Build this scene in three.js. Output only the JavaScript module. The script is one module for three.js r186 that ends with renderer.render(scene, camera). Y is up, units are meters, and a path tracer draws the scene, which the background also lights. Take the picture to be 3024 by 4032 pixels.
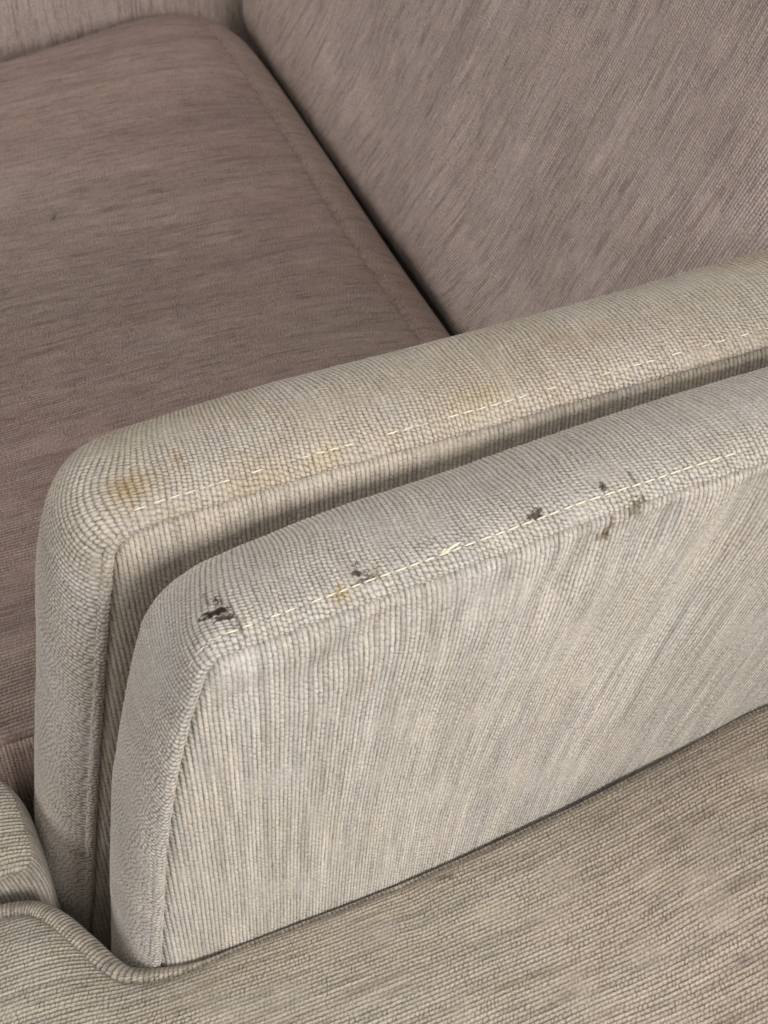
import * as THREE from 'three';
import { RectAreaLightUniformsLib } from 'three/addons/lights/RectAreaLightUniformsLib.js';

// ---------------------------------------------------------------- camera, light, exposure
const scene = new THREE.Scene();
const Y0 = 0.43;                                   // height of the seat above the floor; all shapes below are given relative to the seat
const YAW = 22 * Math.PI / 180, PITCH = 45.3 * Math.PI / 180;
const CAM = new THREE.Vector3(-0.03025, 0.63531, 0.35335);
const camera = new THREE.PerspectiveCamera(37.73, 768 / 1024, 0.05, 30);
const FWD = new THREE.Vector3(Math.sin(YAW) * Math.cos(PITCH), -Math.sin(PITCH), -Math.cos(YAW) * Math.cos(PITCH));
camera.position.copy(CAM).add(new THREE.Vector3(0, Y0, 0));
camera.lookAt(camera.position.clone().add(FWD));
camera.focus = 0.68;
camera.userData.fStop = 24;

RectAreaLightUniformsLib.init();
function areaLight(col, inten, w, h, pos, at) {
  const l = new THREE.RectAreaLight(new THREE.Color().setRGB(...col), inten, w, h);
  l.position.set(pos[0], pos[1] + Y0, pos[2]); l.lookAt(at[0], at[1] + Y0, at[2]); scene.add(l); return l;
}
// area lights out of view: a bright key, plus fills added left and overhead
areaLight([1.0, 0.975, 0.955], 31.0, 0.55, 0.55, [0.62, 0.93, 1.60], [0.12, 0.1, -0.1]);  // key light from behind the viewer
areaLight([1.0, 0.975, 0.975], 4.0, 1.2, 1.0, [-1.9, 0.75, -0.15], [0.1, 0.1, -0.2]);  // cooler, dimmer side fill added for the armrest fronts
areaLight([1.0, 0.975, 0.945], 1.1, 3.2, 3.2, [0.2, 2.1, 0.1], [0.2, 0, 0.1]);  // added overhead fill standing in for ceiling bounce

const renderer = new THREE.WebGLRenderer({ antialias: true });
renderer.toneMapping = THREE.LinearToneMapping;
renderer.toneMappingExposure = 1.1;
renderer.shadowMap.enabled = true;

// ---------------------------------------------------------------- helpers
let seed = 7;
const rnd = () => { seed |= 0; seed = seed + 0x6D2B79F5 | 0; let t = Math.imul(seed ^ seed >>> 15, 1 | seed); t = t + Math.imul(t ^ t >>> 7, 61 | t) ^ t; return ((t ^ t >>> 14) >>> 0) / 4294967296; };
const clamp = (x, a = 0, b = 1) => Math.min(b, Math.max(a, x));
const lerp = (a, b, t) => a + (b - a) * t;
const sstep = (a, b, x) => { const t = clamp((x - a) / (b - a)); return t * t * (3 - 2 * t); };
const gauss = (d, s) => Math.exp(-d * d / (2 * s * s));
const hash = (i, j, k = 0) => { let h = Math.imul(i, 374761393) ^ Math.imul(j, 668265263) ^ Math.imul(k, 1274126177); h = Math.imul(h ^ h >>> 13, 1274126177); return ((h ^ h >>> 16) >>> 0) / 4294967296; };
function vnoise(x, y, k = 0, px = 0, py = 0) {      // value noise, optionally periodic
  let i = Math.floor(x), j = Math.floor(y); const fx = x - i, fy = y - j;
  const u = fx * fx * (3 - 2 * fx), v = fy * fy * (3 - 2 * fy);
  const wx = n => px ? ((n % px) + px) % px : n, wy = n => py ? ((n % py) + py) % py : n;
  const a = hash(wx(i), wy(j), k), b = hash(wx(i + 1), wy(j), k), c = hash(wx(i), wy(j + 1), k), d = hash(wx(i + 1), wy(j + 1), k);
  return lerp(lerp(a, b, u), lerp(c, d, u), v) * 2 - 1;
}
const fbm = (x, y, k = 0) => 0.55 * vnoise(x, y, k) + 0.28 * vnoise(x * 2.1, y * 2.1, k + 1) + 0.17 * vnoise(x * 4.3, y * 4.3, k + 2);

// a point of the photograph on a plane: a direction from the lens, cut with the surface the mark lies on
const RIGHT = new THREE.Vector3(Math.cos(YAW), 0, Math.sin(YAW)), UP = RIGHT.clone().cross(FWD);
function onPlane(u, v, axis, val) {
  const r = FWD.clone().addScaledVector(RIGHT, (u - 1512) / 5900).addScaledVector(UP, -(v - 2016) / 5900);
  const t = (val - CAM.getComponent(axis)) / r.getComponent(axis);
  return CAM.clone().addScaledVector(r, t);
}

// ---------------------------------------------------------------- the chenille: one woven tile of 128 ribs
const PITCHM = 0.0021, RIBS = 128, TILE = PITCHM * RIBS, N = 2048, PX = N / RIBS;
function weave(st) {
  const hgt = new Float32Array(N * N), colr = new Uint8Array(N * N * 4), bmp = new Uint8Array(N * N * 4);
  for (let k = 0; k < RIBS; k++) {
    // beads of pile along this rib
    const beads = []; let a = 0;
    while (a < N) { const L = Math.round(lerp(st.bead[0], st.bead[1], Math.pow(rnd(), 1.3))); beads.push({ a, L, d: rnd(), t: rnd(), w: rnd(), off: rnd() - 0.5 }); a += L; }
    const last = beads[beads.length - 1]; last.L = N - last.a;
    const phase = Math.floor(rnd() * N), ribTone = rnd() - 0.5;
    let bi = 0;
    for (let q = 0; q < N; q++) {
      const y = (q + phase) % N;
      while (q >= beads[bi].a + beads[bi].L) bi++;
      const B = beads[bi], nb = beads[(bi + (q - B.a > B.L / 2 ? 1 : beads.length - 1)) % beads.length], f0 = (q - B.a + 0.5) / B.L * 2 - 1, lean = 0.5 + 0.9 * B.w;
      const sl = vnoise(k, y / 150, 33, 0, 14), slub = 0.45 * vnoise(k * 0.8, y / 120, 3, 0, Math.round(N / 120)) + 0.35 * vnoise(k * 0.45, y / 330, 5, 0, 6) + st.streak * (0.55 * sstep(0.4, 0.85, -sl) - sstep(0.35, 0.8, sl));   // long darker and paler yarn lengths
      const cut = (B.d + nb.d) * 0.5;                                               // how deep the pile dips between two beads
      const fuzz = 0.75 * sstep(0.0, 0.7, vnoise(k / 8, y / 128, 71, 16, 16)), fz2 = vnoise(k / 2.5, y / 64, 73, 0, 32);   // rubbed patches where the pile hides the weave
      const blend = lerp(B.off, nb.off, 0.5 * f0 * f0);
      const wob = 0.8 * vnoise(k * 3.1, y / 50, 9, 0, Math.round(N / 50)) + blend * 1.2;
      const half = PX * 0.5 * (0.98 + 0.10 * lerp(B.w, nb.w, 0.5 * f0 * f0));
      for (let p = 0; p < PX; p++) {
        const X = k * PX + p;
        const fib = (hash(X, y, 1) - 0.5) * 0.26 + vnoise(X / 2.3, y / 2.1, 12) * 0.20 + vnoise(X / 5.1, y / 4.4, 14) * 0.18;   // loose fibres of the pile
        const f = clamp(f0 + (p + 0.5 - PX / 2) / B.L * lean, -1.1, 1.1), along = 1 - (1 - 0.5 * fuzz) * (st.cut[0] + st.cut[1] * cut * cut) * Math.pow(Math.abs(f), 2.6);
        const xx = (p + 0.5 - PX / 2 - wob + 1.2 * vnoise(X / 6, y / 5, 15)) / half;
        const across = lerp(Math.pow(Math.max(0, 1 - xx * xx), 0.55), 0.72, clamp(fuzz * 0.6 + 0.18 * fz2));
        const h = clamp(across * along * (0.86 + 0.10 * slub) + fib * (0.12 + 0.20 * across), 0, 1);
        const i = (y * N + X);
        hgt[i] = h;
        const th = Math.pow(clamp(across * along * 1.08 + fib * 0.45), 0.95);       // 0: dark shade painted into the grooves, 1: pale pile
        const tone = 1 + st.slub * slub + 0.05 * ribTone + 0.10 * (B.t - 0.5) + fib * 0.50;
        const warm = 0.5 + 0.5 * vnoise(k * 0.31, y / 210, 21, 0, 10) + 0.35 * (B.w - 0.5);
        const pile = [lerp(0.60, 0.62, warm) * tone, lerp(0.576, 0.574, warm) * tone, lerp(0.544, 0.510, warm) * tone];
        const grooveShade = [0.165, 0.143, 0.115];  // groove shade, blended into the fabric colour between ribs and beads
        for (let c = 0; c < 3; c++) { const v = clamp(lerp(grooveShade[c], pile[c], th)); colr[i * 4 + c] = Math.round(255 * (v <= 0.0031308 ? 12.92 * v : 1.055 * Math.pow(v, 1 / 2.4) - 0.055)); }
        colr[i * 4 + 3] = 255;
      }
    }
  }
  for (let i = 0; i < N * N; i++) { const v = Math.round(255 * hgt[i]); bmp[i * 4] = bmp[i * 4 + 1] = bmp[i * 4 + 2] = v; bmp[i * 4 + 3] = 255; }
  return { hgt, colr, bmp };
}
function dataTex(arr, srgb) {
  const t = new THREE.DataTexture(arr, N, N, THREE.RGBAFormat); t.wrapS = t.wrapT = THREE.RepeatWrapping; t.magFilter = THREE.LinearFilter; t.minFilter = THREE.LinearMipmapLinearFilter; t.generateMipmaps = true; t.anisotropy = 8;
  if (srgb) t.colorSpace = THREE.SRGBColorSpace; t.needsUpdate = true; return t;
}
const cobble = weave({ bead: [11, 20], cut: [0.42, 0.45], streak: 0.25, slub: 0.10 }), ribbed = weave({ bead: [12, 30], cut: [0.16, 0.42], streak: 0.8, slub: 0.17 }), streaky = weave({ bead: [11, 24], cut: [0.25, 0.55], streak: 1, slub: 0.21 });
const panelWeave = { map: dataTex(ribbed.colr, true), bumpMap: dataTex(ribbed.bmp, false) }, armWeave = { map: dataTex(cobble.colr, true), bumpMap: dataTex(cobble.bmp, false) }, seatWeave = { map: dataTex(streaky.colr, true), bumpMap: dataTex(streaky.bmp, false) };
function weaveH(r, a, hgt = cobble.hgt) {                              // height of the pile, 0..1, at metres across and along the ribs
  let x = (r / TILE) * N - 0.5, y = (a / TILE) * N - 0.5; const i = Math.floor(x), j = Math.floor(y), fx = x - i, fy = y - j;
  const m = N - 1, x0 = i & m, x1 = (i + 1) & m, y0 = (j & m) * N, y1 = ((j + 1) & m) * N;
  return lerp(lerp(hgt[y0 + x0], hgt[y0 + x1], fx), lerp(hgt[y1 + x0], hgt[y1 + x1], fx), fy);
}
function fabric(rgb, bump, w = seatWeave) {
  return new THREE.MeshPhysicalMaterial({ color: new THREE.Color().setRGB(...rgb), ...w, bumpScale: bump, roughness: 0.95, metalness: 0, vertexColors: true, sheen: 0.3, sheenRoughness: 0.5, sheenColor: new THREE.Color().setRGB(0.60, 0.57, 0.58), side: THREE.DoubleSide });
}
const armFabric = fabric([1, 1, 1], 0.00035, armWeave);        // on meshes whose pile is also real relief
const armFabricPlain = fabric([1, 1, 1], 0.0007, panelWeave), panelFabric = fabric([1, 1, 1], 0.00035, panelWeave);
const seatFabricBrown = fabric([0.62, 0.495, 0.455], 0.0008);  // darker and browner than the near seat
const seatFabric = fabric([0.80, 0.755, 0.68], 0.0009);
const backFabric = fabric([1.0, 0.865, 0.83], 0.0008);
const threadMat = new THREE.MeshPhysicalMaterial({ color: new THREE.Color().setRGB(0.88, 0.81, 0.64), roughness: 0.7, sheen: 0.3, sheenRoughness: 0.4 });
const dustCoverMat = new THREE.MeshStandardMaterial({ color: new THREE.Color().setRGB(0.05, 0.047, 0.045), roughness: 1 });
const woodMat = new THREE.MeshStandardMaterial({ color: new THREE.Color().setRGB(0.10, 0.06, 0.035), roughness: 0.55 });

// a sheet of cloth on a grid. fn(i/nu, j/nv) gives {p, r, a, c?}: place, metres across and along the ribs, soiling colour
function cloth(nu, nv, fn, relief = 0, su = x => x, sv = x => x, hg = cobble.hgt) {
  const W = nu + 1, H = nv + 1, pos = new Float32Array(W * H * 3), uv = new Float32Array(W * H * 2), col = new Float32Array(W * H * 3), ra = new Float32Array(W * H * 2), keep = new Float32Array(W * H);
  for (let j = 0; j < H; j++) for (let i = 0; i < W; i++) {
    const o = fn(su(i / nu), sv(j / nv)), n = j * W + i;
    pos[n * 3] = o.p[0]; pos[n * 3 + 1] = o.p[1]; pos[n * 3 + 2] = o.p[2];
    uv[n * 2] = o.r / TILE; uv[n * 2 + 1] = o.a / TILE; ra[n * 2] = o.r; ra[n * 2 + 1] = o.a; keep[n] = o.k ?? 1;
    const c = o.c || [1, 1, 1]; col[n * 3] = c[0]; col[n * 3 + 1] = c[1]; col[n * 3 + 2] = c[2];
  }
  const idx = new Uint32Array(nu * nv * 6); let q = 0;
  for (let j = 0; j < nv; j++) for (let i = 0; i < nu; i++) { const a = j * W + i, b = a + 1, c = a + W, d = c + 1; idx[q++] = a; idx[q++] = b; idx[q++] = d; idx[q++] = a; idx[q++] = d; idx[q++] = c; }
  const g = new THREE.BufferGeometry();
  g.setAttribute('position', new THREE.BufferAttribute(pos, 3)); g.setAttribute('uv', new THREE.BufferAttribute(uv, 2)); g.setAttribute('color', new THREE.BufferAttribute(col, 3)); g.setIndex(new THREE.BufferAttribute(idx, 1));
  g.computeVertexNormals();
  if (relief) {
    const nr = g.attributes.normal.array;
    for (let n = 0; n < W * H; n++) { const h = (weaveH(ra[n * 2], ra[n * 2 + 1], hg) - 0.6) * relief * keep[n]; pos[n * 3] += nr[n * 3] * h; pos[n * 3 + 1] += nr[n * 3 + 1] * h; pos[n * 3 + 2] += nr[n * 3 + 2] * h; }
    g.computeVertexNormals();
  }
  return g;
}
function mesh(name, g, m, parent) { const o = new THREE.Mesh(g, m); o.name = name; o.castShadow = o.receiveShadow = true; parent.add(o); return o; }
function thing(name, label, category, base, group) {
  const o = new THREE.Group(); o.name = name; o.position.set(base[0], 0, base[1]); o.userData = { label, category }; if (group) o.userData.group = group; scene.add(o); return o;
}
const lift = (o, t) => { o.position.set(-t.position.x, Y0, -t.position.z); return o; };    // from seat coordinates to the thing's own

// smooth polyline sampled by arc length
function path(pts, closed = false, n = 600) {
  const c = new THREE.CatmullRomCurve3(pts.map(p => new THREE.Vector3(p[0], p[1], 0)), closed, 'centripetal'); c.arcLengthDivisions = 1500;
  const P = c.getSpacedPoints(n).map(v => [v.x, v.y]), L = c.getLength();
  const at = s => { const f = clamp(s / L) * n, i = Math.min(n - 1, Math.floor(f)), t = f - i; return [lerp(P[i][0], P[i + 1][0], t), lerp(P[i][1], P[i + 1][1], t)]; };
  return { P, L, at };
}

// ---------------------------------------------------------------- armrest
// near / far: seam outlines (x, y) from the bottom of the front, over the corner, to the back
function armrest(parent, o) {
  const g = new THREE.Group(); g.name = 'armrest'; parent.add(g); lift(g, parent);
  const Pn = path(o.near), Pf = path(o.far);
  const nrm = (s, w = 0.004) => { const a = Pn.at(s - w), b = Pn.at(s + w); const dx = b[0] - a[0], dy = b[1] - a[1], l = Math.hypot(dx, dy); return [-dy / l, dx / l]; };
  const S = x => x;                                   // along the outline, 0..1
  const width = Math.abs(o.zf - o.zn);
  const RE = 0.0028, ROLL = 0.005;                    // the strip rolls over each edge and dives into the seam on the side
  const border = (s01, t) => {                        // the strip over front and top, t from the near seam to the far one
    const s = s01 * Pn.L, a = Pn.at(s), b = Pf.at(s01 * Pf.L), n = nrm(s, lerp(0.005, 0.026, sstep(0, 0.4, t)));
    const front = sstep(0.35, 0.95, -n[0]);
    const e = Math.min(t, 1 - t) * width, dirZ = t < 0.5 ? 1 : -1;
    const th = Math.max(0, 1 - e / ROLL) * (Math.PI / 2 + 1.0), tc = clamp((t * width - ROLL) / (width - 2 * ROLL));
    const crown = lerp(o.crownTop, o.crownFront * (1 - (o.crownFade || 0) * sstep(0.03, 0.19, a[1])), front) * Math.pow(Math.max(0, 4 * tc * (1 - tc)), 0.66);
    const pucker = 0.0007 * Math.exp(-Math.abs(e - 0.0085) / 0.0014) * (0.7 + 0.3 * Math.sin(s * 1050)) + 0.0004 * vnoise(s * 160, 0.5, o.k + 9) * Math.exp(-e / 0.006);
    const wav = 0.0012 * fbm(s * 16, t * 1.5, o.k) * Math.min(1, e / 0.01);
    const off = crown + wav - pucker - RE * (1 - Math.cos(th)) + 0.0022;
    const zz = th > 0 ? (t < 0.5 ? o.zn : o.zf) + dirZ * (-RE + 0.0012 + RE * Math.sin(th)) : lerp(o.zn - Math.sign(o.zn - o.zf) * (RE - 0.0012), o.zf + Math.sign(o.zn - o.zf) * (RE - 0.0012), tc);
    return [lerp(a[0], b[0], t) + n[0] * off, lerp(a[1], b[1], t) + n[1] * off, zz];
  };
  const skew = s01 => o.skew * (1 - sstep(0.30, 0.55, s01));
  const su = o.relief ? (x => x < 0.03 ? x / 0.03 * 0.12 : x < 0.97 ? lerp(0.12, 0.80, (x - 0.03) / 0.94) : lerp(0.80, 1, (x - 0.97) / 0.03)) : (x => x);
  const bg = cloth(o.ns, o.nt, (u, t) => {
    const p = border(u, t), wob = 0.0022 * vnoise(u * 9, t * 2.2, o.k + 4) + 0.0016 * vnoise(u * 30, t * 3, o.k + 6);
    return { p, r: o.ro + (u * Pn.L) / 1.05 + wob + skew(u) * (t - 0.5) * width + o.topLean * (t - 0.5) * width, a: o.ao + t * width * 1.1 + 0.004 * vnoise(u * 8, 0.5, o.k + 7), c: o.stain ? o.stain(p, u, t, 'border') : [1, 1, 1] };
  }, o.relief, su);
  mesh('border_strip', bg, o.mat, g);

  // side panels, each a patch stretched inside its seam
  const side = (P0, z, dir, nu, nv, relief, mat, inner) => {
    const sh = []; for (let i = 0; i <= 600; i += 6) { const w = 6, a = P0.P[Math.max(0, i - w)], b = P0.P[Math.min(600, i + w)], l = Math.hypot(b[0] - a[0], b[1] - a[1]), q = P0.P[i]; sh.push([q[0] + (b[1] - a[1]) / l * 0.003, q[1] - (b[0] - a[0]) / l * 0.003]); }
    const P = path(sh);
    // split the outline at its corner
    let best = 0, bv = -1e9; for (let i = 0; i <= 600; i++) { const v = P.P[i][1] - P.P[i][0]; if (v > bv) { bv = v; best = i; } }
    const sc = best / 600 * P.L, yb = P.P[0][1], xb = P.P[600][0];
    const Lf = b => P.at(b * sc), Tp = a => P.at(sc + a * (P.L - sc));
    const c00 = Lf(0), c01 = Lf(1), c10 = [xb, yb], c11 = Tp(1);
    const seg = []; for (let i = 0; i <= 600; i += 2) seg.push(P.P[i]);
    const sg = cloth(nu, nv, (a, b) => {
      const l = Lf(b), t = Tp(a), bt = [lerp(c00[0], c10[0], a), lerp(c00[1], c10[1], a)], r = [lerp(c10[0], c11[0], b), lerp(c10[1], c11[1], b)];
      const q = [0, 1].map(c => (1 - b) * bt[c] + b * t[c] + (1 - a) * l[c] + a * r[c] - ((1 - a) * (1 - b) * c00[c] + a * (1 - b) * c10[c] + (1 - a) * b * c01[c] + a * b * c11[c]));
      let d = 1e9; for (let i = 0; i < seg.length; i++) { const dx = q[0] - seg[i][0], dy = q[1] - seg[i][1], dd = dx * dx + dy * dy; if (dd < d) d = dd; } d = Math.sqrt(d);
      let z0 = 0.0008 - 0.0042 * Math.exp(-d / 0.0013) + o.puff * (0.6 * (1 - Math.exp(-d / 0.008)) + 0.4 * (1 - Math.exp(-d / 0.03)));
      z0 += 0.0013 * fbm(q[0] * 14, q[1] * 12, o.k + 30) * Math.min(1, d / 0.02);
      if (!inner && o.dents) for (const [dx0, dy0, len, wid, ang, dep] of o.dents) {
        const ca = Math.cos(ang), sa = Math.sin(ang), ex = (q[0] - dx0) * ca + (q[1] - dy0) * sa, ey = -(q[0] - dx0) * sa + (q[1] - dy0) * ca;
        z0 -= dep * gauss(ex, len) * gauss(ey, wid) * Math.min(1, d / 0.008);
      }
      const p = [q[0], q[1], z + dir * z0];
      const top = Math.max(0, t[1] - q[1]);
      const lean = o.lean * sstep(0.0, 0.30, q[0]) * (1 - Math.exp(-top / 0.03));
      return { p, r: o.ro + 0.0013 + q[0] + lean * (top) + (o.frontLean || 0) * top * (1 - sstep(-0.02, 0.12, q[0])) + 0.0012 * vnoise(q[0] * 30, q[1] * 18, o.k + 40), a: o.ao + 0.11 + q[1], c: !inner && o.stain ? o.stain(p, a, b, 'side', q[0] + lean * top) : [1, 1, 1], k: Math.min(1, d / 0.002) };
    }, relief, relief ? (x => x < 0.92 ? x / 0.92 * 0.72 : lerp(0.72, 1, (x - 0.92) / 0.08)) : (x => x), relief ? (x => x < 0.06 ? x / 0.06 * 0.40 : lerp(0.40, 1, (x - 0.06) / 0.94)) : (x => x), ribbed.hgt);
    if (dir < 0) { const ix = sg.index.array; for (let i = 0; i < ix.length; i += 3) { const w = ix[i]; ix[i] = ix[i + 1]; ix[i + 1] = w; } sg.computeVertexNormals(); }
    mesh('side_panel', sg, mat, g);
  };
  side(Pn, o.zn, 1, o.pn[0], o.pn[1], o.pn[2], o.pn[2] ? panelFabric : (o.plain || armFabricPlain), false);
  side(Pf, o.zf, -1, o.pf[0], o.pf[1], 0, o.plain || armFabricPlain, true);

  // top stitching: each stitch a thread of its own
  for (const row of o.stitches || []) {
    const { from, to, inset, len, gapL, far, skip } = row;
    const tt = far ? 1 - inset / width : inset / width;
    let s = from;
    while (s < to) {
      const L = len * lerp(0.82, 1.15, rnd());
      if (!(rnd() < skip)) {
        const a = new THREE.Vector3(...border(s / Pn.L, tt)), b = new THREE.Vector3(...border((s + L) / Pn.L, tt));
        const m = a.clone().add(b).multiplyScalar(0.5), dv = b.clone().sub(a), l = dv.length();
        const x1 = new THREE.Vector3(...border((s + L / 2) / Pn.L, tt + 0.02)), tz = x1.sub(m).normalize(); const nn = dv.clone().normalize().cross(tz).normalize(); if (nn.dot(new THREE.Vector3(-0.4, 0.9, 0)) < 0) nn.negate();
        const st = mesh('stitch', row.geo, threadMat, g);
        st.position.copy(m).addScaledVector(nn, row.sink); st.quaternion.setFromUnitVectors(new THREE.Vector3(0, 1, 0), dv.normalize()); st.scale.set(1, l, 1);
      }
      s += L + gapL * lerp(0.7, 1.3, rnd());
    }
  }
  return { g, border, Pn, Pf, width };
}
function threadGeo(r) {                              // one stitch of unit length, bowed up between its two holes
  const g = new THREE.CylinderGeometry(r, r, 1, 6, 4, true), p = g.attributes.position;
  for (let i = 0; i < p.count; i++) { const y = p.getY(i), f = 1 - Math.pow(Math.abs(y) * 2, 4) * 0.55; p.setX(i, p.getX(i) * f); p.setZ(i, p.getZ(i) * f); }
  g.computeVertexNormals(); return g;
}
const thread = threadGeo(0.00041), threadThin = threadGeo(0.00034);

// ---------------------------------------------------------------- cushions: top panel and border meeting in a seam
function cushion(parent, o) {
  const n = o.n || 420, O = path(o.outline.map(p => [p[0], p[1]]), true, n), C = o.center;
  const out = i => O.P[((i % n) + n) % n];
  const norm = i => { const a = out(i - 2), b = out(i + 2), dx = b[0] - a[0], dz = b[1] - a[1], l = Math.hypot(dx, dz) || 1; let v = [dz / l, -dx / l]; const p = out(i); if ((p[0] - C[0]) * v[0] + (p[1] - C[1]) * v[1] < 0 && !o.ccw) v = [-v[0], -v[1]]; return v; };
  const So = [], No = [], In = [];
  for (let i = 0; i <= n; i++) { const p = out(i), v = norm(i), ins = o.inset(p[0], p[1]); So.push([p[0] - v[0] * ins, p[1] - v[1] * ins]); No.push(v); In.push(ins); }
  const at = (A, u) => { const f = u * n, i = Math.min(n - 1, Math.floor(f)), t = f - i; return Array.isArray(A[0]) ? [lerp(A[i][0], A[i + 1][0], t), lerp(A[i][1], A[i + 1][1], t)] : lerp(A[i], A[i + 1], t); };
  const top = cloth(n, o.rings, (u, w) => {
    const rho = 1 - Math.pow(1 - w, 2.2), s = at(So, u), x = lerp(C[0], s[0], rho), z = lerp(C[1], s[1], rho), d = Math.hypot(s[0] - x, s[1] - z);
    const y = o.edge(x, z) + o.crown * (1 - Math.exp(-d / o.crownLen)) - 0.0075 * Math.exp(-d / 0.0015) + (o.wave || 0.0015) * fbm(x * 9, z * 9, o.k) * Math.min(1, d / 0.02) + (o.bump ? o.bump(x, z) : 0);
    return { p: [x, y, z], r: o.ro + (z + 0.0016 * vnoise(x * 11, z * 14, o.k + 3) + (o.warp ? o.warp(x, z) : 0)), a: o.ao + x, c: o.stain ? o.stain(x, z) : [1, 1, 1] };
  });
  mesh('top_panel', top, o.mat, parent).position.set(-parent.position.x, Y0, -parent.position.z);
  const bd = cloth(n, 40, (u, w) => {
    const s = at(So, u), v = at(No, u), ins = at(In, u), e = o.edge(s[0], s[1]);
    let ox, y; const hb = o.roll || 0.03;
    const q0 = 0.5; if (w < 0.6) { const q = lerp(q0, Math.PI / 2, w / 0.6); ox = ins * (Math.sin(q) - Math.sin(q0)) / (1 - Math.sin(q0)); y = e - hb * (1 - Math.cos(q) / Math.cos(q0)); }
    else { const q = (w - 0.6) / 0.4; ox = ins - 0.004 * Math.sin(q * Math.PI) ; y = lerp(e - hb, o.bottom, q); }
    const d = w * 0.06; const tk = -0.0060 * Math.exp(-d / 0.0018);
    return { p: [s[0] + v[0] * (ox + tk), y + tk, s[1] + v[1] * (ox + tk)], r: o.ro + u * O.L, a: o.ao + w * 0.08, c: [1, 1, 1] };
  }, 0, x => x, x => Math.pow(x, 1.9));
  mesh('border', bd, o.mat, parent).position.set(-parent.position.x, Y0, -parent.position.z);
  const under = cloth(n, 3, (u, w) => { const s = at(So, u); return { p: [lerp(C[0], s[0], w), o.bottom + 0.0005, lerp(C[1], s[1], w)], r: s[0], a: w * 0.2 }; });
  mesh('underside', under, o.mat, parent).position.set(-parent.position.x, Y0, -parent.position.z);
}

// ---------------------------------------------------------------- floor under the chairs
{
  const f = mesh('floor', new THREE.PlaneGeometry(5, 5).rotateX(-Math.PI / 2), new THREE.MeshStandardMaterial({ color: new THREE.Color().setRGB(0.16, 0.13, 0.10), roughness: 0.8 }), scene);
  f.userData = { kind: 'structure', label: 'plain floor under the chairs' };
}

// ---------------------------------------------------------------- stains, each an island of matter in the pile
function marks(list, base = () => 0.212) {
  const M = list.map(m => ({ ...m, c: onPlane(m.px[0], m.px[1], m.ax ?? 1, m.val ?? base(m.px[0])) }));
  return (p, r, a) => {
    const out = [1, 1, 1];
    for (const m of M) {
      const dx = p[0] - m.c.x, dz = (m.ax === 2 ? p[1] - m.c.y : p[2] - m.c.z), ca = Math.cos(m.ang || 0), sa = Math.sin(m.ang || 0);
      const ex = (dx * ca + dz * sa) / (m.rx * 0.9), ez = (-dx * sa + dz * ca) / (m.rz * 0.9);
      if (ex * ex + ez * ez > 9) continue;
      const ragged = m.rag ?? 0.6, nn = ragged * (0.6 * fbm(dx / m.grain + m.px[0], dz / m.grain + m.px[1], 60) + 0.7 * vnoise(dx / 0.0013, dz / 0.0008, 61));
      const f = sstep(1.12, m.hard ?? 0.92, Math.sqrt(ex * ex + ez * ez) + nn) * m.amt;
      for (let c = 0; c < 3; c++) out[c] *= lerp(1, m.col[c], f);
    }
    return out;
  };
}
const BLACK = [0.065, 0.038, 0.020], TAN = [0.88, 0.74, 0.52], BROWN = [0.62, 0.48, 0.36], YEL = [0.97, 0.90, 0.70];
const marksB = marks([
  { px: [845, 2368], rx: 0.0062, rz: 0.0024, ang: 0.2, grain: 0.0022, col: BLACK, amt: 1, rag: 0.7 },
  { px: [880, 2398], rx: 0.0040, rz: 0.0020, ang: 0.5, grain: 0.0018, col: BLACK, amt: 0.9, rag: 0.8 },
  { px: [938, 2432], rx: 0.0020, rz: 0.0045, ang: -0.1, grain: 0.0018, col: [0.3, 0.26, 0.22], amt: 0.6, rag: 1.0 },
  { px: [803, 2300], rx: 0.0012, rz: 0.0065, ang: 0.0, grain: 0.002, col: [0.4, 0.36, 0.32], amt: 0.5, rag: 1.0 },
  { px: [1404, 2228], rx: 0.0020, rz: 0.0022, grain: 0.0016, col: BLACK, amt: 0.9, rag: 0.6 },
  { px: [1430, 2255], rx: 0.0036, rz: 0.0014, grain: 0.0014, col: BLACK, amt: 0.6, rag: 1.0 },
  { px: [1470, 2240], rx: 0.0040, rz: 0.0026, ang: 0.3, grain: 0.0016, col: [0.3, 0.27, 0.22], amt: 0.6, rag: 1.1 },
  { px: [1335, 2300], rx: 0.0048, rz: 0.0060, grain: 0.003, col: TAN, amt: 0.9, rag: 0.6, hard: 0.3 },
  { px: [2108, 2010], rx: 0.0030, rz: 0.0022, ang: 0.4, grain: 0.0018, col: BLACK, amt: 0.85, rag: 0.8 },
  { px: [2125, 1993], rx: 0.0016, rz: 0.0012, grain: 0.001, col: BLACK, amt: 0.6, rag: 0.6 },
  { px: [2372, 1912], rx: 0.0015, rz: 0.0030, grain: 0.0016, col: [0.18, 0.16, 0.12], amt: 0.85, rag: 0.6 },
  { px: [2492, 1885], rx: 0.0011, rz: 0.0040, grain: 0.0016, col: [0.28, 0.25, 0.2], amt: 0.7, rag: 0.7 },
  { px: [2520, 1958], rx: 0.0034, rz: 0.0022, grain: 0.0018, col: [0.3, 0.27, 0.2], amt: 0.8, rag: 0.9 },
], u => u < 1000 ? 0.209 : u < 1600 ? 0.2135 : 0.219);
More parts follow.
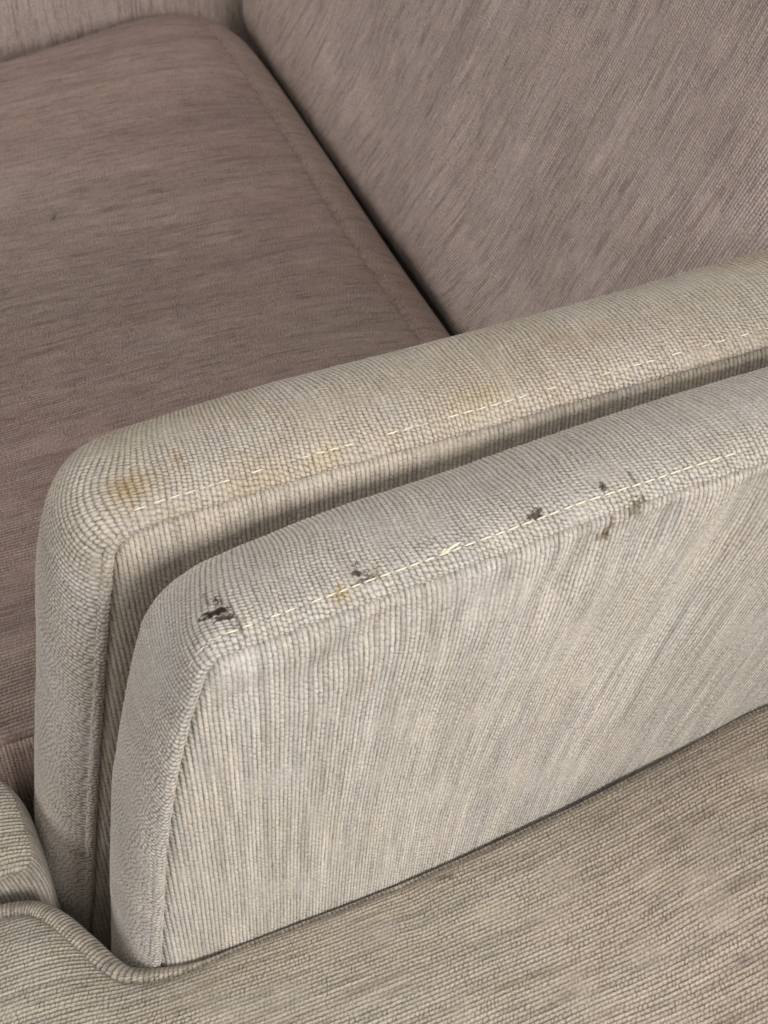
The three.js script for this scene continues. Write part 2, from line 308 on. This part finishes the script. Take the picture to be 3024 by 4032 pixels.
const marksBside = marks([
  { px: [2512, 2025], ax: 2, val: 0.003, rx: 0.0028, rz: 0.0036, grain: 0.002, col: [0.4, 0.35, 0.26], amt: 0.75, rag: 0.8 },
  { px: [2405, 2090], ax: 2, val: 0.003, rx: 0.0016, rz: 0.0052, ang: -0.35, grain: 0.002, col: [0.45, 0.36, 0.26], amt: 0.85, rag: 0.6 },
  { px: [2378, 2125], ax: 2, val: 0.003, rx: 0.0028, rz: 0.0024, grain: 0.002, col: [0.55, 0.47, 0.36], amt: 0.75, rag: 0.8 },
]);
const marksA = marks([
  { px: [520, 1885], rx: 0.019, rz: 0.013, grain: 0.007, col: [0.90, 0.79, 0.60], amt: 0.9, rag: 0.7, hard: 0.1 },
  { px: [462, 1885], rx: 0.0072, rz: 0.0055, grain: 0.003, col: [0.80, 0.69, 0.56], amt: 0.85, rag: 0.9, hard: 0.2 },
  { px: [690, 1792], rx: 0.0035, rz: 0.006, grain: 0.003, col: [0.76, 0.62, 0.46], amt: 0.8, rag: 0.9, hard: 0.2 },
  { px: [665, 1975], rx: 0.012, rz: 0.006, grain: 0.005, col: [0.97, 0.94, 0.80], amt: 0.7, rag: 0.8, hard: 0.1 },
  { px: [1290, 1775], rx: 0.012, rz: 0.008, grain: 0.006, col: [0.97, 0.92, 0.76], amt: 0.7, rag: 0.8, hard: 0.1 },
  { px: [900, 1620], rx: 0.020, rz: 0.010, grain: 0.008, col: [0.90, 0.82, 0.75], amt: 0.55, rag: 0.9, hard: 0.1 },
  { px: [1330, 1560], rx: 0.045, rz: 0.014, grain: 0.010, col: [0.90, 0.82, 0.75], amt: 0.6, rag: 0.9, hard: 0.1 },
  { px: [2300, 1330], rx: 0.060, rz: 0.014, grain: 0.010, col: [0.90, 0.82, 0.75], amt: 0.6, rag: 0.9, hard: 0.1 },
  { px: [1870, 1560], rx: 0.020, rz: 0.010, grain: 0.007, col: [0.97, 0.91, 0.74], amt: 0.7, rag: 0.9, hard: 0.1 },
]);
const marksSeat = marks([
  { px: [1735, 3385], val: 0.012, rx: 0.0070, rz: 0.0026, ang: -0.2, grain: 0.002, col: [0.45, 0.38, 0.32], amt: 0.75, rag: 1.0, hard: 0.3 },
  { px: [1756, 3455], val: 0.012, rx: 0.0030, rz: 0.0042, grain: 0.002, col: [0.5, 0.42, 0.37], amt: 0.75, rag: 1.0, hard: 0.3 },
  { px: [1700, 3425], val: 0.012, rx: 0.0065, rz: 0.0030, grain: 0.002, col: [0.72, 0.66, 0.62], amt: 0.7, rag: 0.9, hard: 0.3 },
]);
const grime = (p, k, amt) => { const v = fbm(p[0] * 32, p[2] * 32 + p[1] * 26, k) * 0.6 + fbm(p[0] * 120, p[2] * 120 + p[1] * 90, k + 5) * 0.4; return 1 - amt * Math.max(0, v); };

// ---------------------------------------------------------------- the far armchair (stained arm, brown seat)
const chairA = thing('armchair', 'brownish ribbed armchair with yellowed tan stains along its slim armrest', 'armchair', [0.15, -0.5], 'armchairs standing side by side');
const armA = armrest(chairA, {
  zn: -0.0745, zf: -0.142, k: 3, mat: armFabric, relief: 0.0006,
  near: [[-0.039, -0.16], [-0.029, -0.09], [-0.0205, -0.047], [-0.014, -0.007], [-0.005, 0.047], [0.004, 0.096], [0.012, 0.1415], [0.019, 0.1765], [0.022, 0.1915], [0.028, 0.1985], [0.0355, 0.202], [0.051, 0.2035], [0.082, 0.2045], [0.116, 0.2055], [0.186, 0.2055], [0.276, 0.2065], [0.36, 0.207], [0.5, 0.207]],
  far: [[-0.039, -0.16], [-0.029, -0.09], [-0.0205, -0.047], [-0.014, -0.007], [-0.005, 0.047], [0.003, 0.092], [0.01, 0.133], [0.017, 0.163], [0.024, 0.179], [0.032, 0.189], [0.043, 0.192], [0.06, 0.193], [0.084, 0.195], [0.116, 0.196], [0.186, 0.196], [0.276, 0.197], [0.36, 0.2], [0.5, 0.2]],
  crownTop: 0.008, crownFront: 0.0165, skew: -0.6, topLean: 0.06, ro: 0.02, ao: 0.05, puff: 0.003, lean: 0.1,
  ns: 1300, nt: 150, pn: [760, 160, 0.0006], pf: [80, 60],
  stain: (p, u, t, w) => { const b = w === 'border' ? marksA(p) : [1, 1, 1], g = grime(p, 70, 0.10); const d = w === 'border' ? sstep(0.13, 0.19, p[1] + 0.04 * fbm(p[1] * 60, p[2] * 50, 79)) * 0.6 - 0.1 + 0.75 * fbm(p[0] * 22, p[2] * 30 + p[1] * 20, 77) + 0.3 * fbm(p[0] * 160, p[2] * 60, 78) : 0.4; return [lerp(0.97, 0.90, d) * b[0] * g, lerp(0.93, 0.825, d) * b[1] * g, lerp(0.88, 0.70, d) * b[2] * g]; },
  stitches: [
    { from: 0.375, to: 0.78, inset: 0.0085, len: 0.0046, gapL: 0.0024, skip: 0.30, geo: threadThin, sink: 0.00003 },
    { from: 0.285, to: 0.345, inset: 0.010, len: 0.0068, gapL: 0.0004, far: true, skip: 0, geo: thread, sink: 0.0003 },
  ],
});
armrest(chairA, {
  zn: -0.912, zf: -0.977, k: 13, mat: backFabric, plain: backFabric, relief: 0,
  near: [[-0.036, -0.16], [-0.002, 0.047], [0.015, 0.137], [0.0235, 0.18], [0.037, 0.1975], [0.082, 0.200], [0.186, 0.2025], [0.36, 0.204], [0.5, 0.204]],
  far: [[-0.036, -0.16], [-0.002, 0.047], [0.015, 0.137], [0.0235, 0.18], [0.037, 0.1975], [0.082, 0.200], [0.186, 0.2025], [0.36, 0.204], [0.5, 0.204]],
  crownTop: 0.008, crownFront: 0.018, skew: 0.28, topLean: 0, ro: 0.1, ao: 0.2, puff: 0.004, lean: 0,
  ns: 160, nt: 20, pn: [140, 80, 0], pf: [30, 20],
});

// ---------------------------------------------------------------- the near armchair (black scuffs)
const chairB = thing('armchair_001', 'pale grey ribbed armchair with black scuff marks along its slim armrest', 'armchair', [0.15, 0.3], 'armchairs standing side by side');
const armB = armrest(chairB, {
  zn: 0, zf: -0.0605, k: 23, mat: armFabric, relief: 0.0006,
  near: [[-0.022, -0.16], [-0.01, -0.07], [-0.001, 0], [0.0045, 0.04], [0.009, 0.073], [0.016, 0.113], [0.025, 0.152], [0.0355, 0.186], [0.039, 0.195], [0.0445, 0.2], [0.055, 0.2015], [0.07, 0.203], [0.113, 0.207], [0.161, 0.211], [0.194, 0.2145], [0.237, 0.217], [0.281, 0.218], [0.36, 0.219], [0.5, 0.219]],
  far: [[-0.022, -0.16], [-0.01, -0.07], [-0.001, 0], [0.0045, 0.04], [0.009, 0.073], [0.016, 0.108], [0.024, 0.14], [0.032, 0.163], [0.041, 0.174], [0.053, 0.181], [0.068, 0.185], [0.085, 0.188], [0.113, 0.192], [0.161, 0.195], [0.194, 0.198], [0.237, 0.201], [0.281, 0.203], [0.36, 0.204], [0.5, 0.204]],
  crownTop: 0.0065, crownFade: 0.6, crownFront: 0.0085, skew: -0.25, topLean: 0.05, ro: 0.13, ao: 0.21, puff: 0.006, lean: 0.50,
  ns: 1300, nt: 150, pn: [800, 480, 0.0007], pf: [60, 60],
  dents: [[0.098, 0.184, 0.02, 0.0065, 0.55, 0.0045], [0.155, 0.19, 0.014, 0.006, 0.65, 0.0027], [0.192, 0.19, 0.022, 0.0075, 0.8, 0.0045], [0.226, 0.196, 0.016, 0.007, 0.75, 0.004], [0.272, 0.192, 0.026, 0.009, 0.9, 0.005], [0.25, 0.15, 0.04, 0.01, 1.0, 0.0032], [0.21, 0.155, 0.035, 0.01, 1.0, 0.002], [0.055, 0.176, 0.01, 0.005, 0.5, 0.002]],
  stain: (p, u, t, w, rr) => { const b = w === 'border' ? marksB(p) : marksBside(p), g = grime(p, 80, 0.06) * (w === 'side' ? 1 + 0.17 * fbm(rr * 210, p[1] * 16, 83) + 0.06 * fbm(rr * 45, p[1] * 9, 84) : 1 + 0.07 * fbm(p[0] * 150, p[2] * 20, 85)); return [b[0] * g, 0.982 * b[1] * g, 0.955 * b[2] * g]; },
  stitches: [
    { from: 0.356, to: 0.78, inset: 0.0085, len: 0.0046, gapL: 0.0015, skip: 0.05, geo: thread, sink: 0.00024 },
  ],
});

{ // frayed ends of dark pile standing out of the worn spots
  const frayMat = new THREE.MeshStandardMaterial({ color: new THREE.Color().setRGB(0.035, 0.024, 0.016), roughness: 1 });
  const fray = [0, 1, 2].map(k => { const c = new THREE.CatmullRomCurve3([[-1, 0, 0], [-0.5, 0.35 + 0.1 * k, 0.35], [0.1, 0.2, 0.1 - 0.3 * k], [0.6, 0.5, -0.2], [1, 0, 0.2 * k]].map(p => new THREE.Vector3(p[0] * 0.0022, p[1] * 0.0011, p[2] * 0.0022))); return new THREE.TubeGeometry(c, 8, 0.00024, 4, false); });
  for (const [u, v, y, n, sx, sz] of [[845, 2368, 0.209, 9, 0.0055, 0.0018], [885, 2400, 0.209, 4, 0.003, 0.002], [1404, 2228, 0.2135, 4, 0.0014, 0.0014], [2108, 2008, 0.219, 5, 0.0022, 0.0014], [1470, 2245, 0.2135, 3, 0.003, 0.002], [2372, 1912, 0.2205, 2, 0.0008, 0.002]]) {
    const c = onPlane(u, v, 1, y);
    for (let i = 0; i < n; i++) { const m = mesh('frayed_thread', fray[i % 3], frayMat, armB.g); m.position.set(c.x + (rnd() - 0.5) * 2 * sx, c.y, c.z + (rnd() - 0.5) * 2 * sz); m.rotation.y = rnd() * 6.3; m.scale.setScalar(lerp(0.4, 0.8, rnd())); }
  }
}
{ // a snapped end of the top stitching
  const at = onPlane(1768, 2163, 1, 0.2185);
  for (const [dx, dy, dz, L, ang] of [[0, 0, 0, 0.0062, 1.25], [-0.0028, 0.0003, 0.0006, 0.0034, 0.7], [0.0030, 0.0002, -0.0009, 0.0044, 1.4]]) {
    const t = mesh('loose_thread', thread, threadMat, armB.g); t.position.set(at.x + dx, at.y + dy, at.z + dz); t.rotation.set(0, 0.25, -ang); t.scale.set(1.25, L, 1.25);
  }
}

// ---------------------------------------------------------------- backrests
function backrest(chair, z0, z1, fine) {
  const sec = path([[0.36, -0.12], [0.342, -0.06], [0.327, -0.02], [0.329, 0.02], [0.340, 0.06], [0.352, 0.10], [0.372, 0.16], [0.395, 0.22], [0.430, 0.32], [0.462, 0.42], [0.490, 0.50], [0.515, 0.535], [0.560, 0.54], [0.600, 0.50], [0.590, 0.30], [0.560, 0.0], [0.54, -0.12]]);
  const g = cloth(fine ? 300 : 80, fine ? 360 : 60, (a, b) => {
    const z = lerp(z0, z1, a), q = sec.at(b * sec.L), s = b * sec.L, e = Math.min(z - z0, z1 - z);
    const round = -0.02 * Math.exp(-e / 0.012);
    const dent = 0.0035 * fbm(z * 6, s * 6, 91) + 0.003 * fbm(z * 15, s * 9, 95);
    const low = Math.exp(-Math.max(0, s - 0.10) / 0.07);
    return { p: [q[0] - round - dent, q[1], z], r: 0.05 + z + 0.10 * low * (0.6 + 0.4 * vnoise(z * 4, 1, 97)) - 0.10 * s + 0.006 * vnoise(z * 9, s * 7, 98), a: s, c: [0, 0, 0].fill(1 + 0.09 * fbm(z * 50 - s * 5, s * 6, 92) + 0.08 * fbm(z * 9, s * 6, 93)) };
  });
  lift(mesh('backrest', g, backFabric, chair), chair);
  for (const z of [z0, z1]) {
    const sh = new THREE.Shape(sec.P.filter((_, i) => i % 6 === 0).map(p => new THREE.Vector2(p[0] + 0.022, p[1])));
    const cg = new THREE.ShapeGeometry(sh); cg.translate(0, 0, z === z0 ? z + 0.001 : z - 0.001);
    const uv = cg.attributes.uv; for (let i = 0; i < uv.count; i++) uv.setXY(i, uv.getX(i) / TILE, uv.getY(i) / TILE);
    cg.setAttribute('color', new THREE.BufferAttribute(new Float32Array(uv.count * 3).fill(1), 3));
    lift(mesh('backrest_end', cg, backFabric, chair), chair);
  }
}
backrest(chairA, -0.906, -0.146, true);
backrest(chairB, 0.012, 0.66, false);

// seat platform and feet that carry the cushions
for (const [chair, z0, z1] of [[chairA, -0.97, -0.08], [chairB, -0.058, 0.66]]) {
  const g = new THREE.BoxGeometry(0.70, 0.17, z1 - z0); g.translate(0.20, -0.235, (z0 + z1) / 2);
  lift(mesh('seat_platform', g, dustCoverMat, chair), chair);
  for (const x of [-0.10, 0.50]) for (const z of [z0 + 0.06, z1 - 0.06]) { const f = new THREE.CylinderGeometry(0.022, 0.015, 0.11, 16); f.translate(x, -0.375, z); lift(mesh('foot', f, woodMat, chair), chair); }
}

// ---------------------------------------------------------------- seat cushions
const speck = onPlane(210, 855, 1, 0.014);
const cushA = thing('seat_cushion', 'brown seat cushion with a tiny dark speck, tucked against the backrest', 'cushion', [0.05, -0.52], 'seat cushions of the two armchairs');
cushion(cushA, {
  outline: [[0.324, -0.79], [0.324, -0.65], [0.322, -0.50], [0.323, -0.35], [0.322, -0.20], [0.316, -0.155], [0.296, -0.138], [0.20, -0.1365], [0.05, -0.1365], [-0.04, -0.136], [-0.15, -0.136], [-0.215, -0.142], [-0.235, -0.165], [-0.238, -0.25], [-0.238, -0.5], [-0.238, -0.73], [-0.232, -0.79], [-0.20, -0.812], [0.0, -0.842], [0.10, -0.860], [0.18, -0.879], [0.245, -0.895], [0.280, -0.896], [0.307, -0.880], [0.320, -0.845]],
  center: [0.05, -0.5], n: 600, rings: 150, inset: (x, z) => lerp(0.011, 0.033, sstep(0.22, 0.32, x)) , edge: (x, z) => 0.0, crown: 0.016, crownLen: 0.06, roll: 0.030, bottom: -0.146, k: 41, ro: 0.07, ao: 0.12, mat: seatFabricBrown, wave: 0.003,
  warp: (x, z) => 0.010 * fbm(x * 3, z * 4, 48),
  stain: (x, z) => { const d = Math.hypot(x - speck.x, z - speck.z), g = grime([x, 0, z], 44, 0.12) * (1 + 0.11 * fbm(x * 6, z * 60, 45) + 0.09 * fbm(x * 14 + 3, z * 120, 46) + 0.15 * fbm(x * 4, z * 9, 47)), ol = 0.09 * fbm(x * 5 + 2, z * 8, 49); const k = 1 - 0.75 * sstep(0.0028, 0.0012, d); return [g * k, g * k * (1 + ol), g * k * (1 + 0.5 * ol)]; },
});
{ // the end of the cushion that comes round in front of the armrest
  const ear = cushA;
  const O = path([[-0.0365, -0.070], [-0.036, -0.095], [-0.038, -0.115], [-0.046, -0.129], [-0.065, -0.1335], [-0.10, -0.134], [-0.14, -0.130], [-0.15, -0.10], [-0.145, -0.070], [-0.12, -0.0635], [-0.08, -0.0625], [-0.05, -0.0625], [-0.040, -0.0645]], true, 240);
  const C = [-0.09, -0.098];
  const pt = (u, rho) => { const p = O.P[Math.round(u * 240) % 240]; return [lerp(C[0], p[0], rho), lerp(C[1], p[1], rho)]; };
  lift(mesh('end_top', cloth(240, 40, (u, w) => { const q = pt(u, w * 0.9); return { p: [q[0], 0.010 - 0.006 * Math.pow(w, 4) - 0.0006 * Math.exp(-(1 - w) / 0.06), q[1]], r: 0.3 + q[1], a: q[0] }; }), seatFabric, cushA), cushA);
  lift(mesh('end_border', cloth(240, 30, (u, w) => { const q = pt(u, 0.9 + 0.1 * Math.sin(Math.min(1, w * 2.5) * Math.PI / 2)); return { p: [q[0], 0.0037 - 0.14 * Math.pow(w, 1.6), q[1]], r: 0.3 + u * O.L, a: w * 0.14 }; }), seatFabric, cushA), cushA);
}

const cushB = thing('seat_cushion_001', 'beige ribbed seat cushion pressed against the side of the black-scuffed armrest', 'cushion', [0.05, 0.3], 'seat cushions of the two armchairs');
const rise = [[-1, -0.002], [0, 0], [0.036, 0.001], [0.07, 0.004], [0.113, 0.007], [0.149, 0.012], [0.21, 0.024], [0.26, 0.038], [0.32, 0.054], [1, 0.056]];
const riseAt = x => { let i = 0; while (i < rise.length - 2 && x > rise[i + 1][0]) i++; return lerp(rise[i][1], rise[i + 1][1], clamp((x - rise[i][0]) / (rise[i + 1][0] - rise[i][0]))); };
cushion(cushB, {
  outline: [[0.315, 0.0090], [0.25, 0.0084], [0.15, 0.0081], [0.06, 0.0069], [0.02, 0.0048], [0.002, 0.000], [-0.012, -0.006], [-0.024, -0.026], [-0.034, -0.043], [-0.044, -0.053], [-0.062, -0.058], [-0.10, -0.059], [-0.17, -0.058], [-0.205, -0.050], [-0.215, -0.02], [-0.216, 0.10], [-0.216, 0.35], [-0.216, 0.60], [-0.20, 0.645], [-0.15, 0.65], [0.10, 0.65], [0.28, 0.65], [0.322, 0.63], [0.325, 0.55], [0.325, 0.30], [0.325, 0.06], [0.325, 0.018]],
  center: [-0.02, 0.32], n: 800, rings: 190, inset: (x, z) => x > -0.01 && z < 0.1 ? lerp(0.010, 0.0014, sstep(-0.01, 0.04, x)) : 0.011,
  edge: (x, z) => riseAt(x) * Math.exp(-Math.max(0, z) / 0.5) + 0.006 * gauss(x + 0.06, 0.03) * gauss(z + 0.03, 0.03), crown: 0.010, crownLen: 0.035, roll: 0.012, bottom: -0.146, k: 51, ro: 0.21, ao: 0.27, mat: seatFabric,
  bump: (x, z) => -0.0022 * gauss(x - 0.118, 0.006) * gauss(z - 0.03, 0.014),
  warp: (x, z) => 0.004 * fbm(x * 7, z * 6, 58),
  stain: (x, z) => { const g = grime([x, 0, z], 54, 0.14), n = 1 + 0.07 * fbm(x * 7, z * 60, 55) + 0.05 * fbm(x * 5, z * 9, 56), w = sstep(0.05, 0.30, x + 0.10 * fbm(x * 9, z * 14, 57)); const m = marksSeat([x, 0, z]); return [n * m[0] * g, n * m[1] * g * lerp(1, 0.955, w), n * m[2] * g * lerp(0.985, 0.935, w)]; },
});

// ---------------------------------------------------------------- loose fibres of the chenille standing off the armrests
{
  const fib = new THREE.ConeGeometry(0.00005, 1, 3, 3, true), fp = fib.attributes.position; fib.translate(0, 0.5, 0);
  for (let i = 0; i < fp.count; i++) fp.setX(i, fp.getX(i) + 0.00035 * Math.pow(fp.getY(i), 2));
  const fm = new THREE.MeshStandardMaterial({ color: new THREE.Color().setRGB(0.60, 0.56, 0.50), roughness: 1 });
  const m4 = new THREE.Matrix4(), q = new THREE.Quaternion(), up = new THREE.Vector3(0, 1, 0);
  for (const arm of [armA, armB]) {
    const n = 9000, im = new THREE.InstancedMesh(fib, fm, n); im.name = 'pile_fuzz'; im.userData.kind = 'stuff'; arm.g.add(im);
    for (let i = 0; i < n; i++) {
      const u = lerp(0.13, 0.80, rnd()), t = lerp(0.03, 0.97, rnd());
      const p = new THREE.Vector3(...arm.border(u, t)), a = new THREE.Vector3(...arm.border(u + 0.003, t)).sub(p), b = new THREE.Vector3(...arm.border(u, t + 0.02)).sub(p), nn = a.cross(b).normalize();
      if (nn.y - nn.x < 0) nn.negate();
      const d = nn.multiplyScalar(0.7).add(new THREE.Vector3(rnd() - 0.5, rnd() - 0.5, rnd() - 0.5).multiplyScalar(1.7)).normalize();
      q.setFromUnitVectors(up, d); m4.compose(p, q, new THREE.Vector3(1, lerp(0.0007, 0.0019, rnd() * rnd()), 1)); im.setMatrixAt(i, m4);
    }
    im.castShadow = im.receiveShadow = true;
  }
}

renderer.render(scene, camera);
